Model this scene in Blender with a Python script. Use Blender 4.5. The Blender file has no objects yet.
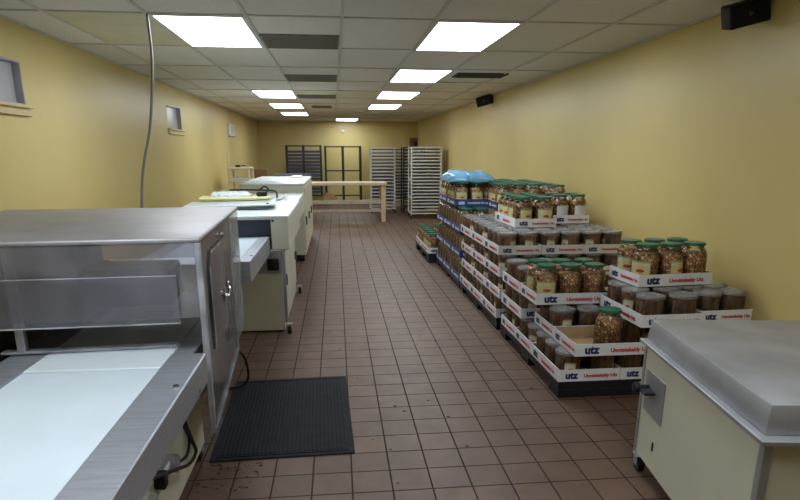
import bpy, bmesh, math, random
from mathutils import Vector, Matrix, Euler
random.seed(7)
S = bpy.context.scene
COL = S.collection
PI = math.pi

# ------------------------------------------------------------------ mesh builder
class MB:
    def __init__(self):
        self.bm = bmesh.new()
    def _merge(self, b, M=None):
        if M is not None:
            bmesh.ops.transform(b, matrix=M, verts=b.verts)
        me = bpy.data.meshes.new('tmp'); b.to_mesh(me); b.free()
        self.bm.from_mesh(me); bpy.data.meshes.remove(me)
    def box(self, x0, x1, y0, y1, z0, z1, bev=0.0, M=None, seg=1):
        b = bmesh.new(); bmesh.ops.create_cube(b, size=1)
        for v in b.verts:
            v.co = Vector(((x0+x1)/2+v.co.x*(x1-x0), (y0+y1)/2+v.co.y*(y1-y0), (z0+z1)/2+v.co.z*(z1-z0)))
        if bev > 0:
            bmesh.ops.bevel(b, geom=list(b.edges), offset=bev, segments=seg, affect='EDGES', profile=.5)
        self._merge(b, M); return self
    def lathe(self, prof, n=24, M=None, cap=True):
        b = bmesh.new(); rings = []
        for r, z in prof:
            rings.append([b.verts.new((r*math.cos(2*PI*i/n), r*math.sin(2*PI*i/n), z)) for i in range(n)])
        for a, c in zip(rings, rings[1:]):
            for i in range(n):
                b.faces.new((a[i], a[(i+1) % n], c[(i+1) % n], c[i]))
        if cap:
            b.faces.new(list(reversed(rings[0]))); b.faces.new(rings[-1])
        self._merge(b, M); return self
    def cyl(self, p0, p1, r, n=12, r2=None):
        p0, p1 = Vector(p0), Vector(p1); d = p1-p0
        M = Matrix.Translation(p0) @ d.to_track_quat('Z', 'Y').to_matrix().to_4x4()
        return self.lathe([(r, 0), (r if r2 is None else r2, d.length)], n, M)
    def tube(self, pts, r, n=8):
        pts = [Vector(p) for p in pts]
        # smooth the path (Catmull-Rom)
        q = []
        for i in range(len(pts)-1):
            p0 = pts[max(i-1, 0)]; p1 = pts[i]; p2 = pts[i+1]; p3 = pts[min(i+2, len(pts)-1)]
            for k in range(6):
                t = k/6
                q.append(.5*((2*p1)+(-p0+p2)*t+(2*p0-5*p1+4*p2-p3)*t*t+(-p0+3*p1-3*p2+p3)*t**3))
        q.append(pts[-1])
        b = bmesh.new(); rings = []; up = Vector((0.31, .77, .55))
        for i, p in enumerate(q):
            t = (q[min(i+1, len(q)-1)]-q[max(i-1, 0)]).normalized()
            u = t.cross(up)
            if u.length < 1e-3: u = t.cross(Vector((1, 0, 0)))
            u.normalize(); w = t.cross(u)
            rings.append([b.verts.new(p+r*(u*math.cos(2*PI*k/n)+w*math.sin(2*PI*k/n))) for k in range(n)])
        for a, c in zip(rings, rings[1:]):
            for k in range(n):
                b.faces.new((a[k], a[(k+1) % n], c[(k+1) % n], c[k]))
        b.faces.new(list(reversed(rings[0]))); b.faces.new(rings[-1])
        bmesh.ops.recalc_face_normals(b, faces=b.faces)
        self._merge(b); return self
    def prism(self, poly, axis, a, c):
        # poly: 2D points extruded along axis 'x','y','z' between a and c
        b = bmesh.new()
        def P(u, v, w):
            return {'x': (w, u, v), 'y': (u, w, v), 'z': (u, v, w)}[axis]
        A = [b.verts.new(P(u, v, a)) for u, v in poly]; B = [b.verts.new(P(u, v, c)) for u, v in poly]
        n = len(poly)
        b.faces.new(A); b.faces.new(list(reversed(B)))
        for i in range(n):
            b.faces.new((A[i], B[i], B[(i+1) % n], A[(i+1) % n]))
        bmesh.ops.recalc_face_normals(b, faces=b.faces)
        self._merge(b); return self
    def build(self, name, mat, parent=None, origin=None, smooth=35, matfn=None):
        if origin is not None:
            bmesh.ops.translate(self.bm, vec=-Vector(origin), verts=self.bm.verts)
        me = bpy.data.meshes.new(name); self.bm.to_mesh(me); self.bm.free()
        mats = mat if isinstance(mat, (list, tuple)) else [mat]
        for m in mats: me.materials.append(m)
        if matfn:
            for p in me.polygons: p.material_index = matfn(p)
        if smooth:
            for p in me.polygons: p.use_smooth = True
            me.set_sharp_from_angle(angle=math.radians(smooth))
        o = bpy.data.objects.new(name, me); COL.objects.link(o)
        if parent is not None: o.parent = parent
        return o

def tag(o, label=None, cat=None, group=None, kind=None):
    if label: o['label'] = label
    if cat: o['category'] = cat
    if group: o['group'] = group
    if kind: o['kind'] = kind
    return o
def empty(name, loc, rz=0, label=None, cat=None, group=None):
    o = bpy.data.objects.new(name, None); COL.objects.link(o)
    o.location = loc; o.rotation_euler = (0, 0, rz); o.empty_display_size = .1
    return tag(o, label, cat, group)
def copy_tree(o, parent=None):
    c = o.copy(); COL.objects.link(c)
    if parent is not None: c.parent = parent
    for ch in list(o.children): copy_tree(ch, c)
    return c

# ------------------------------------------------------------------ materials
def new_mat(name):
    m = bpy.data.materials.new(name); m.use_nodes = True
    nt = m.node_tree; b = nt.nodes['Principled BSDF']
    return m, nt, b
def N(nt, t, **kw):
    n = nt.nodes.new(t)
    for k, v in kw.items():
        if k in n.inputs: n.inputs[k].default_value = v
        else: setattr(n, k, v)
    return n
def ramp(nt, stops):
    r = nt.nodes.new('ShaderNodeValToRGB')
    e = r.color_ramp.elements
    while len(e) < len(stops): e.new(.5)
    for i, (p, c) in enumerate(stops):
        e[i].position = p; e[i].color = (*c, 1)
    return r
def coords(nt): return nt.nodes.new('ShaderNodeTexCoord').outputs['Object']
def simple(name, col, rough=.5, metal=0, var=.06, scale=8, bump=0, coat=0, spec=.5, bscale=60, stretch=None):
    m, nt, b = new_mat(name); L = nt.links
    b.inputs['Roughness'].default_value = rough; b.inputs['Metallic'].default_value = metal
    b.inputs['Coat Weight'].default_value = coat; b.inputs['Specular IOR Level'].default_value = spec
    vec = coords(nt)
    if stretch:
        mp = N(nt, 'ShaderNodeMapping'); mp.inputs['Scale'].default_value = stretch; L.new(vec, mp.inputs[0]); vec = mp.outputs[0]
    n = N(nt, 'ShaderNodeTexNoise', Scale=scale, Detail=4.0); L.new(vec, n.inputs['Vector'])
    lo = tuple(max(0, c*(1-var)) for c in col); hi = tuple(min(1, c*(1+var)) for c in col)
    r = ramp(nt, [(.3, lo), (.7, hi)]); L.new(n.outputs[0], r.inputs[0]); L.new(r.outputs[0], b.inputs['Base Color'])
    if bump:
        n2 = N(nt, 'ShaderNodeTexNoise', Scale=bscale, Detail=3.0); L.new(vec, n2.inputs['Vector'])
        bp = N(nt, 'ShaderNodeBump', Strength=bump, Distance=.01); L.new(n2.outputs[0], bp.inputs['Height']); L.new(bp.outputs[0], b.inputs['Normal'])
    return m
WALLC = (.65, .525, .215)
M = {}
M['wall'] = simple('yellow_semi_gloss_paint', WALLC, rough=.36, var=.035, scale=1.2, bump=.05, bscale=90)
M['sill'] = simple('yellow_painted_wood', (.66, .53, .28), .4)
M['white'] = simple('cream_enamel', (.63, .64, .56), .32, var=.03, scale=3)
M['cream'] = simple('aged_cream_enamel', (.585, .58, .47), .35, var=.04, scale=3)
M['topwhite'] = simple('white_enamel_top', (.68, .77, .78), .28, var=.02, scale=4)
M['greytop'] = simple('grey_white_enamel', (.54, .60, .62), .3, var=.04)
M['steel'] = simple('brushed_stainless_steel', (.46, .49, .56), .45, .7, var=.12, scale=6, bump=.06, bscale=40, stretch=(1, 12, 12))
M['steelflat'] = simple('worn_stainless_sheet', (.40, .41, .44), .5, .7, var=.14, scale=5, bump=.05, bscale=12)
M['hoodsteel'] = simple('satin_stainless_sheet', (.43, .425, .45), .52, .7, var=.10, scale=5, bump=.04, bscale=10)
M['dsteel'] = simple('dark_steel', (.10, .10, .12), .45, .6, var=.3, scale=12)
M['chrome'] = simple('chrome', (.75, .75, .78), .12, 1, var=.02)
M['black'] = simple('black_plastic', (.011, .011, .014), .5, var=.2, spec=.3)
M['blackrub'] = simple('black_rubber', (.010, .012, .018), .8, var=.4, scale=20, bump=.2, spec=.3)
M['navy'] = simple('navy_strip_curtain', (.018, .028, .055), .35, var=.15)
M['belt'] = simple('white_conveyor_belt', (.64, .74, .83), .42, var=.03, scale=5)
M['belt2'] = simple('white_slider_plate', (.70, .79, .86), .3, var=.02, scale=5)
M['tray'] = simple('white_printed_card', (.70, .71, .74), .5, var=.03, scale=10)
M['bluetray'] = simple('navy_blue_card', (.03, .05, .22), .45, var=.1)
M['kraft'] = simple('brown_cardboard', (.42, .29, .16), .8, var=.08, scale=30)
M['box'] = simple('brown_carton', (.20, .11, .055), .8, var=.1, scale=10)
M['inknavy'] = simple('navy_ink', (.012, .018, .09), .5, var=.02)
M['inkred'] = simple('red_ink', (.50, .03, .04), .5, var=.02)
M['inkwhite'] = simple('white_ink', (.7, .72, .8), .5, var=.02)
M['green'] = simple('green_plastic_lid', (.004, .115, .065), .35, var=.08, scale=30)
M['wood'] = simple('pale_wood', (.50, .40, .26), .55, var=.12, scale=4, stretch=(1, 10, 10))
M['wood2'] = simple('weathered_wood_rail', (.36, .31, .24), .6, var=.1)
M['darkrack'] = simple('dark_brown_rack_metal', (.030, .024, .024), .45, .2, var=.15)
M['bluetrays'] = simple('dark_blue_rack_tray', (.055, .065, .12), .4, .3, var=.15)
M['alu'] = simple('white_aluminium_rack', (.62, .62, .60), .4, .25, var=.05)
M['grid'] = simple('ceiling_grid_metal', (.60, .60, .58), .5, var=.04)
M['vent'] = simple('dusty_vent_metal', (.23, .22, .20), .6, var=.15, scale=20)
M['dvent'] = simple('dark_vent_metal', (.045, .045, .05), .6, var=.15)
M['frost'] = simple('frosted_window_glass', (.46, .46, .50), .25, var=.08, scale=3)
M['whitep'] = simple('white_plastic', (.75, .75, .74), .4, var=.02)
M['cable'] = simple('grey_flexible_conduit', (.24, .24, .25), .45, .3, var=.1, scale=60)
M['bag'] = simple('light_blue_plastic_film', (.20, .46, .72), .22, var=.15, scale=25, coat=.5)
M['film'] = simple('crumpled_clear_film', (.66, .73, .80), .2, var=.2, scale=30, coat=.6)
M['yellowpad'] = simple('pale_yellow_board', (.72, .72, .36), .5, var=.05)
M['redsw'] = simple('red_switch', (.55, .06, .03), .35, var=.05)
M['beige'] = simple('beige_metal', (.62, .54, .40), .5, var=.05)
M['crumb'] = simple('brown_crumbs', (.10, .05, .025), .9, var=.3)
M['yellowtile'] = simple('yellowish_ceiling_tile', (.68, .66, .50), .9, var=.05, scale=4)  # slightly yellower than the other ceiling tiles

def floor_mat():
    m, nt, b = new_mat('quarry_tile'); L = nt.links
    mp = N(nt, 'ShaderNodeMapping'); mp.inputs['Location'].default_value = (-.04011+.0025, -2.6558+.0025, 0)
    L.new(coords(nt), mp.inputs[0])
    br = N(nt, 'ShaderNodeTexBrick'); br.offset = 0; br.squash = 1
    br.inputs['Scale'].default_value = 1; br.inputs['Brick Width'].default_value = .2032; br.inputs['Row Height'].default_value = .2032
    br.inputs['Mortar Size'].default_value = .0052; br.inputs['Mortar Smooth'].default_value = .3; br.inputs['Bias'].default_value = 0
    br.inputs['Color1'].default_value = (.108, .064, .044, 1); br.inputs['Color2'].default_value = (.132, .079, .054, 1)
    br.inputs['Mortar'].default_value = (.046, .029, .024, 1)
    L.new(mp.outputs[0], br.inputs['Vector'])
    n = N(nt, 'ShaderNodeTexNoise', Scale=5.0, Detail=5.0); L.new(coords(nt), n.inputs['Vector'])
    r = ramp(nt, [(.3, (.80, .80, .82)), (.7, (1.12, 1.12, 1.1))]); L.new(n.outputs[0], r.inputs[0])
    mx = N(nt, 'ShaderNodeMix', data_type='RGBA', blend_type='MULTIPLY'); mx.inputs[0].default_value = 1
    L.new(br.outputs[0], mx.inputs[6]); L.new(r.outputs[0], mx.inputs[7]); L.new(mx.outputs[2], b.inputs['Base Color'])
    n2 = N(nt, 'ShaderNodeTexNoise', Scale=9.0, Detail=4.0); L.new(coords(nt), n2.inputs['Vector'])
    rr = N(nt, 'ShaderNodeMapRange'); rr.inputs[3].default_value = .40; rr.inputs[4].default_value = .58
    L.new(n2.outputs[0], rr.inputs[0])
    rm = N(nt, 'ShaderNodeMath', operation='MAXIMUM'); L.new(rr.outputs[0], rm.inputs[0]); L.new(br.outputs['Fac'], rm.inputs[1]); L.new(rm.outputs[0], b.inputs['Roughness'])
    sm = N(nt, 'ShaderNodeMapRange'); sm.inputs[3].default_value = .45; sm.inputs[4].default_value = .2
    L.new(br.outputs['Fac'], sm.inputs[0]); L.new(sm.outputs[0], b.inputs['Specular IOR Level'])
    bp = N(nt, 'ShaderNodeBump', Strength=.35, Distance=.004); bp.invert = True
    L.new(br.outputs['Fac'], bp.inputs['Height']); L.new(bp.outputs[0], b.inputs['Normal'])
    return m
def ceil_mat():
    m, nt, b = new_mat('acoustic_ceiling_tile'); L = nt.links
    mp = N(nt, 'ShaderNodeMapping'); mp.inputs['Location'].default_value = (-.063*1.175, -4.24*1.175, 0); L.new(coords(nt), mp.inputs[0])
    br = N(nt, 'ShaderNodeTexBrick'); br.offset = 0
    br.inputs['Scale'].default_value = 1; br.inputs['Brick Width'].default_value = .61*1.175; br.inputs['Row Height'].default_value = 1.2*1.175
    br.inputs['Mortar Size'].default_value = 0.0
    br.inputs['Color1'].default_value = (.78, .775, .76, 1); br.inputs['Color2'].default_value = (.82, .815, .80, 1); br.inputs['Mortar'].default_value = (.5, .5, .5, 1)
    L.new(mp.outputs[0], br.inputs['Vector'])
    n = N(nt, 'ShaderNodeTexNoise', Scale=70.0, Detail=3.0); L.new(coords(nt), n.inputs['Vector'])
    r = ramp(nt, [(.35, (.9, .9, .9)), (.55, (1, 1, 1))]); L.new(n.outputs[0], r.inputs[0])
    mx = N(nt, 'ShaderNodeMix', data_type='RGBA', blend_type='MULTIPLY'); mx.inputs[0].default_value = 1
    L.new(br.outputs[0], mx.inputs[6]); L.new(r.outputs[0], mx.inputs[7]); L.new(mx.outputs[2], b.inputs['Base Color'])
    b.inputs['Roughness'].default_value = .9
    return m
def plexi(name, haze, base=(.42, .40, .43), tint=(.80, .79, .83), rough=.12, ior=1.48):
    # clear plastic: sharp Fresnel reflection over a clear body with a little scattered haze (scuffs, dust)
    m, nt, b = new_mat(name); L = nt.links
    out = nt.nodes['Material Output']; nt.nodes.remove(b)
    d = N(nt, 'ShaderNodeBsdfDiffuse'); d.inputs[0].default_value = (*base, 1)
    t = N(nt, 'ShaderNodeBsdfTransparent'); t.inputs[0].default_value = (*tint, 1)
    g = N(nt, 'ShaderNodeBsdfGlossy', Roughness=rough)
    n = N(nt, 'ShaderNodeTexNoise', Scale=5.0, Detail=6.0); L.new(coords(nt), n.inputs['Vector'])
    rr = N(nt, 'ShaderNodeMapRange'); rr.inputs[1].default_value = .3; rr.inputs[2].default_value = .75
    rr.inputs[3].default_value = haze*.5; rr.inputs[4].default_value = min(1, haze*1.5)
    L.new(n.outputs[0], rr.inputs[0])
    fr = N(nt, 'ShaderNodeFresnel', IOR=ior)
    m1 = N(nt, 'ShaderNodeMixShader'); L.new(rr.outputs[0], m1.inputs[0]); L.new(t.outputs[0], m1.inputs[1]); L.new(d.outputs[0], m1.inputs[2])
    m2 = N(nt, 'ShaderNodeMixShader'); L.new(fr.outputs[0], m2.inputs[0]); L.new(m1.outputs[0], m2.inputs[1]); L.new(g.outputs[0], m2.inputs[2])
    L.new(m2.outputs[0], out.inputs['Surface'])
    return m
M['floor'] = floor_mat(); M['ceil'] = ceil_mat()
M['plexi'] = plexi('scuffed_clear_acrylic', .20, base=(.50, .49, .54), tint=(.88, .87, .90))
M['plexi_front'] = plexi('frosted_scuffed_acrylic', .20, base=(.60, .59, .64), tint=(.90, .89, .93))
M['plexi_dirty'] = plexi('dusty_clear_acrylic_flap', .17, base=(.50, .50, .56), tint=(.82, .82, .86), rough=.2)
M['plexi_edge'] = plexi('acrylic_edge', .55, base=(.62, .65, .72))
M['shell'] = plexi('clear_jar_plastic', .02, base=(.6, .6, .6), tint=(.97, .97, .97), rough=.07)
M['lidclear'] = plexi('clear_tub_lid', .36, base=(.62, .62, .64), tint=(.9, .9, .9), rough=.2)
M['tubshell'] = plexi('clear_tub_plastic', .03, base=(.55, .53, .52), tint=(.96, .96, .96), rough=.10)
def pretzel(name, sticks):
    m, nt, b = new_mat(name); L = nt.links
    vec = coords(nt)
    if sticks:
        mp = N(nt, 'ShaderNodeMapping'); mp.inputs['Scale'].default_value = (1, 1, .10); L.new(vec, mp.inputs[0]); vec = mp.outputs[0]
    n = N(nt, 'ShaderNodeTexNoise', Scale=30.0, Detail=2.0); L.new(vec, n.inputs['Vector'])
    ml = N(nt, 'ShaderNodeMix', data_type='VECTOR'); ml.inputs[0].default_value = .018
    L.new(vec, ml.inputs[4]); L.new(n.outputs['Color'], ml.inputs[5])
    v = N(nt, 'ShaderNodeTexVoronoi', Scale=46.0 if not sticks else 75.0); v.feature = 'DISTANCE_TO_EDGE'; L.new(ml.outputs[1], v.inputs['Vector'])
    v2 = N(nt, 'ShaderNodeTexVoronoi', Scale=46.0 if not sticks else 75.0); L.new(ml.outputs[1], v2.inputs['Vector'])
    if sticks: st = [(0, (.13, .058, .025)), (.10, (.33, .165, .075)), (.40, (.47, .26, .13))]
    else: st = [(0, (.08, .03, .010)), (.07, (.36, .17, .055)), (.18, (.74, .42, .16)), (.36, (.80, .52, .25))]
    r = ramp(nt, st); L.new(v.outputs['Distance'], r.inputs[0])  # darkest stops paint the shaded gaps between pretzels into the colour
    r2 = ramp(nt, [(.15, (.55, .50, .46)), (.6, (1.1, 1.1, 1.1))]); sp = N(nt, 'ShaderNodeSeparateColor'); L.new(v2.outputs['Color'], sp.inputs[0]); L.new(sp.outputs[0], r2.inputs[0])
    mm = N(nt, 'ShaderNodeMix', data_type='RGBA', blend_type='MULTIPLY'); mm.inputs[0].default_value = 1
    L.new(r.outputs[0], mm.inputs[6]); L.new(r2.outputs[0], mm.inputs[7]); L.new(mm.outputs[2], b.inputs['Base Color'])
    b.inputs['Roughness'].default_value = .55
    bp = N(nt, 'ShaderNodeBump', Strength=.7, Distance=.006); bp.invert = False
    L.new(v.outputs['Distance'], bp.inputs['Height']); L.new(bp.outputs[0], b.inputs['Normal'])
    return m
M['pretzel'] = pretzel('baked_pretzel_twists', False)
M['sticks'] = pretzel('baked_pretzel_sticks', True)
M['rods'] = simple('golden_pretzel_rods', (.50, .33, .16), .5, var=.5, scale=40, stretch=(1, 1, .08))
def label_mat(name, base, band):
    m, nt, b = new_mat(name); L = nt.links
    uv = nt.nodes.new('ShaderNodeTexCoord').outputs['UV']
    sp = N(nt, 'ShaderNodeSeparateXYZ'); L.new(uv, sp.inputs[0])
    r = ramp(nt, [(0, (.55, .52, .36)), (.30, base), (.62, base), (.80, band), (1, (.20, .22, .08))]); L.new(sp.outputs[1], r.inputs[0])
    # red oval
    mp = N(nt, 'ShaderNodeMapping'); mp.inputs['Location'].default_value = (-.55*3, -.36*6, 0); mp.inputs['Scale'].default_value = (3.0, 6, 0); L.new(uv, mp.inputs[0])
    ln = N(nt, 'ShaderNodeVectorMath', operation='LENGTH'); L.new(mp.outputs[0], ln.inputs[0])
    lt = N(nt, 'ShaderNodeMath', operation='LESS_THAN'); lt.inputs[1].default_value = .62; L.new(ln.outputs['Value'], lt.inputs[0])
    mx = N(nt, 'ShaderNodeMix', data_type='RGBA'); L.new(lt.outputs[0], mx.inputs[0]); L.new(r.outputs[0], mx.inputs[6]); mx.inputs[7].default_value = (.45, .06, .04, 1)
    L.new(mx.outputs[2], b.inputs['Base Color']); b.inputs['Roughness'].default_value = .35
    return m
M['jarlabel'] = label_mat('yellow_paper_label', (.58, .52, .24), (.60, .57, .38))
M['tublabel'] = label_mat('cream_paper_label', (.58, .52, .40), (.55, .48, .35))
M['whitelabel'] = simple('white_paper_label', (.68, .68, .70), .5, var=.04)
LIGHT_E = 7.5
def emis(name, s):
    m, nt, b = new_mat(name)
    b.inputs['Base Color'].default_value = (.8, .8, .8, 1)
    b.inputs['Emission Color'].default_value = (.90, .96, 1, 1); b.inputs['Emission Strength'].default_value = s
    return m
M['lens'] = emis('lit_fluorescent_diffuser', LIGHT_E)

# ------------------------------------------------------------------ room shell
K = 1.175
XL, XR, YB, YF, ZC = -2.1*K, 2.42*K, 17.85*K, -2.6, 1.6434+.8302*K
GX, GP, GY, GQ = .063*K, .61*K, 4.24*K, 1.2*K
def KZ(z): return 1.6434+(z-1.6434)*K
def struct(name, mb, mat):
    o = mb.build(name, mat, smooth=0); o['kind'] = 'structure'; return o
struct('floor', MB().box(XL-.2, XR+.2, YF-.2, YB+.2, -.12, 0), M['floor'])
struct('ceiling', MB().box(XL-.2, XR+.2, YF-.2, YB+.2, ZC+.012, ZC+.12), M['ceil'])
struct('wall_right', MB().box(XR, XR+.15, YF, YB, 0, ZC+.02), M['wall'])
struct('wall_back', MB().box(XL-.2, XR+.15, YB, YB+.15, 0, ZC+.02), M['wall'])
struct('wall_front', MB().box(XL-.2, XR+.15, YF-.15, YF, 0, ZC+.02), M['wall'])
wins = [(a*K, b*K, KZ(c), KZ(d)) for a, b, c, d in ((3.86, 4.58, 1.95, 2.23), (8.26, 8.98, 1.935, 2.225))]
w = MB(); y = YF
for y0, y1, z0, z1 in wins:
    w.box(XL-.2, XL, y, y0, 0, ZC+.02); w.box(XL-.2, XL, y0, y1, 0, z0); w.box(XL-.2, XL, y0, y1, z1, ZC+.02); y = y1
w.box(XL-.2, XL, y, YB, 0, ZC+.02)
struct('wall_left', w, M['wall'])
for i, (y0, y1, z0, z1) in enumerate(wins):
    o = struct('window_%d' % (i+1), MB().box(XL-.075, XL-.06, y0, y1, z0, z1), M['frost'])
    f = MB()
    for a in ((y0, y0+.012, z0, z1), (y1-.012, y1, z0, z1), (y0+.012, y1-.012, z1-.012, z1), (y0+.012, y1-.012, z0, z0+.012)):
        f.box(XL-.06, XL-.001, *a)
    f.build('window_frame', M['frost'], o)
    s = MB(); s.box(XL+.0005, XL+.045, y0-.05, y1+.04, z0-.025, z0-.003, .004); s.box(XL+.001, XL+.03, y0-.03, y1+.02, z0-.085, z0-.066, .004)
    s.box(XL+.001, XL+.014, y0-.03, y1+.02, z0-.068, z0-.025)
    s.build('window_sill', M['sill'], o)
# suspended grid: tee bars hanging from the tiles
g = MB(); ty0 = GY-GQ*5
k = -5
while GX+GP*k < XR:
    x = GX+GP*k
    if x > XL: g.box(x-.012, x+.012, YF, YB, ZC, ZC+.013)
    k += 1
y = ty0
while y < YB:
    if y > YF: g.box(XL, XR, y-.012, y+.012, ZC+.001, ZC+.013)
    y += GQ
g.box(XL, XL+.022, YF, YB, ZC-.002, ZC+.013); g.box(XR-.022, XR, YF, YB, ZC-.002, ZC+.013); g.box(XL, XR, YB-.022, YB, ZC-.002, ZC+.013)
struct('ceiling_grid', g, M['grid'])
def cell(i, j): return GX+GP*i, GY+GQ*j
for n, (i, j) in enumerate([(-1, 4), (0, 4), (-3, 0)]):
    x, y = cell(i, j)
    struct('trim_%d' % (n+1), MB().box(x+.012, x+GP-.012, y+.012, y+GQ-.012, ZC+.006, ZC+.0125), M['yellowtile'])

# ------------------------------------------------------------------ ceiling lights
LB = {(-2, 0): 'large lit ceiling panel at upper left, nearest of the left row', (1, 0): 'large lit ceiling panel at upper centre right, nearest of the right row',
      (1, 2): 'second lit ceiling panel of the right row, level with the dark ceiling vent', (1, 4): 'third lit ceiling panel of the right row',
      (1, 6): 'fourth and farthest lit ceiling panel of the right row', (-2, 4): 'second lit ceiling panel of the left row',
      (-2, 6): 'third lit ceiling panel of the left row', (-2, 8): 'fourth and farthest lit ceiling panel of the left row',
      (0, 10): 'lone lit ceiling panel in the middle near the back wall',
      (-2, -3): 'lit ceiling panel overhead on the left, behind the photo edge', (1, -3): 'lit ceiling panel overhead on the right, behind the photo edge'}
for (i, j), lb in LB.items():
    x, y = cell(i, j)
    t = empty('ceiling_light', (x+GP/2, y+GQ/2, ZC), 0, lb, 'ceiling light', 'ceiling lights')
    f = MB()
    hx, hy = GP/2-.013, GQ/2-.013
    for a in ((-hx, -hx+.025, -hy, hy), (hx-.025, hx, -hy, hy), (-hx+.025, hx-.025, -hy, -hy+.025), (-hx+.025, hx-.025, hy-.025, hy)):
        f.box(*a, -.004, .011)
    f.build('light_frame', M['whitep'], t)
    MB().box(-hx+.025, hx-.025, -hy+.025, hy-.025, .000, .008).build('diffuser', M['lens'], t, smooth=0)
VB = [(-.54, .05, 4.87, 5.43, 'vent', 'wide grey return vent in ceiling, nearest of the middle row'),
      (-.54, .05, 7.28, 7.85, 'vent', 'grey return vent in ceiling, second of the middle row'),
      (-.54, .05, 9.68, 10.25, 'vent', 'grey return vent in ceiling, third of the middle row'),
      (-.40, -.02, 12.0, 12.45, 'vent', 'small grey return vent in ceiling, farthest of the middle row'),
      (1.37, 1.94, 6.92, 7.27, 'dvent', 'dark slotted air vent in ceiling right of the lit panels')]
for x0, x1, y0, y1, mt, lb in VB:
    x0, x1, y0, y1 = x0*K, x1*K, y0*K, y1*K
    t = empty('ceiling_vent', ((x0+x1)/2, (y0+y1)/2, ZC), 0, lb, 'vent', 'ceiling vents')
    hx, hy = (x1-x0)/2, (y1-y0)/2
    MB().box(-hx, hx, -hy, hy, .004, .0125).build('backing', M[mt], t)
    f = MB()
    for a in ((-hx, -hx+.018, -hy, hy), (hx-.018, hx, -hy, hy), (-hx, hx, -hy, -hy+.018), (-hx, hx, hy-.018, hy)): f.box(*a, -.006, .004)
    f.build('frame', M[mt], t)
    s = MB(); n = int(hy*2/.035)
    for q in range(1, n): s.box(-hx+.018, hx-.018, -hy+q*2*hy/n-.005, -hy+q*2*hy/n+.007, -.003, .004)
    s.build('louvre', M[mt], t)

# ------------------------------------------------------------------ wall fittings
def speaker(loc, rot, s, lb, wx):
    t = empty('wall_speaker', loc, 0, lb, 'speaker', 'wall speakers')
    R = Euler(rot).to_matrix().to_4x4()
    MB().box(-.12*s, .12*s, -.07*s, .07*s, -.07*s, .07*s, .01*s, R, 2).build('cabinet', M['black'], t)
    MB().box(-.108*s, .108*s, -.078*s, -.0705*s, -.058*s, .058*s, .003*s, R).build('grille', M['blackrub'], t)
    b = MB(); b.cyl((0, 0, 0), (wx-.02, 0.02, .015), .014); b.box(wx-.024, wx, -.05, .07, -.03, .06, .004)
    b.build('bracket', M['black'], t)
    MB().lathe([(.014*s, 0), (.010*s, .003)], 12, R @ Matrix.Translation((0, -.078*s, 0)) @ Matrix.Rotation(PI/2, 4, 'X')).build('badge', M['dsteel'], t)
speaker((2.315*K, 3.47*K, KZ(2.398)), (math.radians(12), math.radians(-14), math.radians(-12)), .9*K, 'black wall speaker high on right wall, nearest, at top right corner', .105*K)
speaker((2.30*K, 9.45*K, KZ(2.40)), (math.radians(10), math.radians(-14), math.radians(-25)), K, 'small black wall speaker farther along the right wall near ceiling', .12*K)
t = empty('wall_vent_box', (XL, 13.1*K, KZ(2.07)), 0, 'small white box high on left wall beyond the second window', 'wall box')
MB().box(0, .06, -.36, .36, -.14, .14, .012).build('housing', M['whitep'], t); MB().box(.06, .066, -.26, .26, -.09, .09, .003).build('cover', M['greytop'], t)
t = empty('emergency_light', (.272*K, YB, KZ(2.21)), 0, 'small white fixture high on the back wall', 'wall light')
MB().box(-.07, .07, -.05, 0, -.05, .05, .01).build('housing', M['whitep'], t)
MB().lathe([(.035, 0), (.04, .02), (.025, .035)], 14, Matrix.Translation((0, -.05, 0)) @ Matrix.Rotation(PI/2, 4, 'X')).build('lamp_head', M['whitep'], t)
t = empty('wall_cabinet', (2.70, YB, 1.94), 0, 'small dark brown box on the back wall behind the white racks', 'wall box')
MB().box(-.13, .13, -.12, 0, -.16, .16, .006).build('body', M['box'], t); MB().box(-.01, .11, -.128, -.12, -.11, .05, .003).build('panel', M['darkrack'], t)

# hanging conduit
tag(MB().tube([(-1.149*K, 4.235*K, ZC+.01), (-1.141*1.16, 4.22*1.16, 2.342), (-1.155*1.14, 4.2*1.14, 2.091), (-1.184*1.12, 4.17*1.12, 1.817), (-1.237*1.095, 4.12*1.095, 1.540), (-1.258*1.075, 4.075*1.075, 1.305), (-1.262*1.07, 4.05*1.07, 1.05)], .0095, 8).build('hanging_conduit', M['cable']),
    'grey flexible conduit hanging from the ceiling down to the steel hood', 'cable')

# ------------------------------------------------------------------ helpers for machines
def caster(parent, x, y, z, r=.045, rz=0.0):
    """z = underside of the machine it carries"""
    w = MB(); w.cyl((x-.016, y, r), (x+.016, y, r), r, 18)
    o = w.build('caster', M['black'], parent)
    f = MB(); f.box(x-.024, x-.019, y-.02, y+.02, r*.9, z, .001); f.box(x+.019, x+.024, y-.02, y+.02, r*.9, z, .001); f.box(x-.03, x+.03, y-.03, y+.03, z-.006, z)
    f.build('fork', M['steel'], o)
    return o

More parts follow.
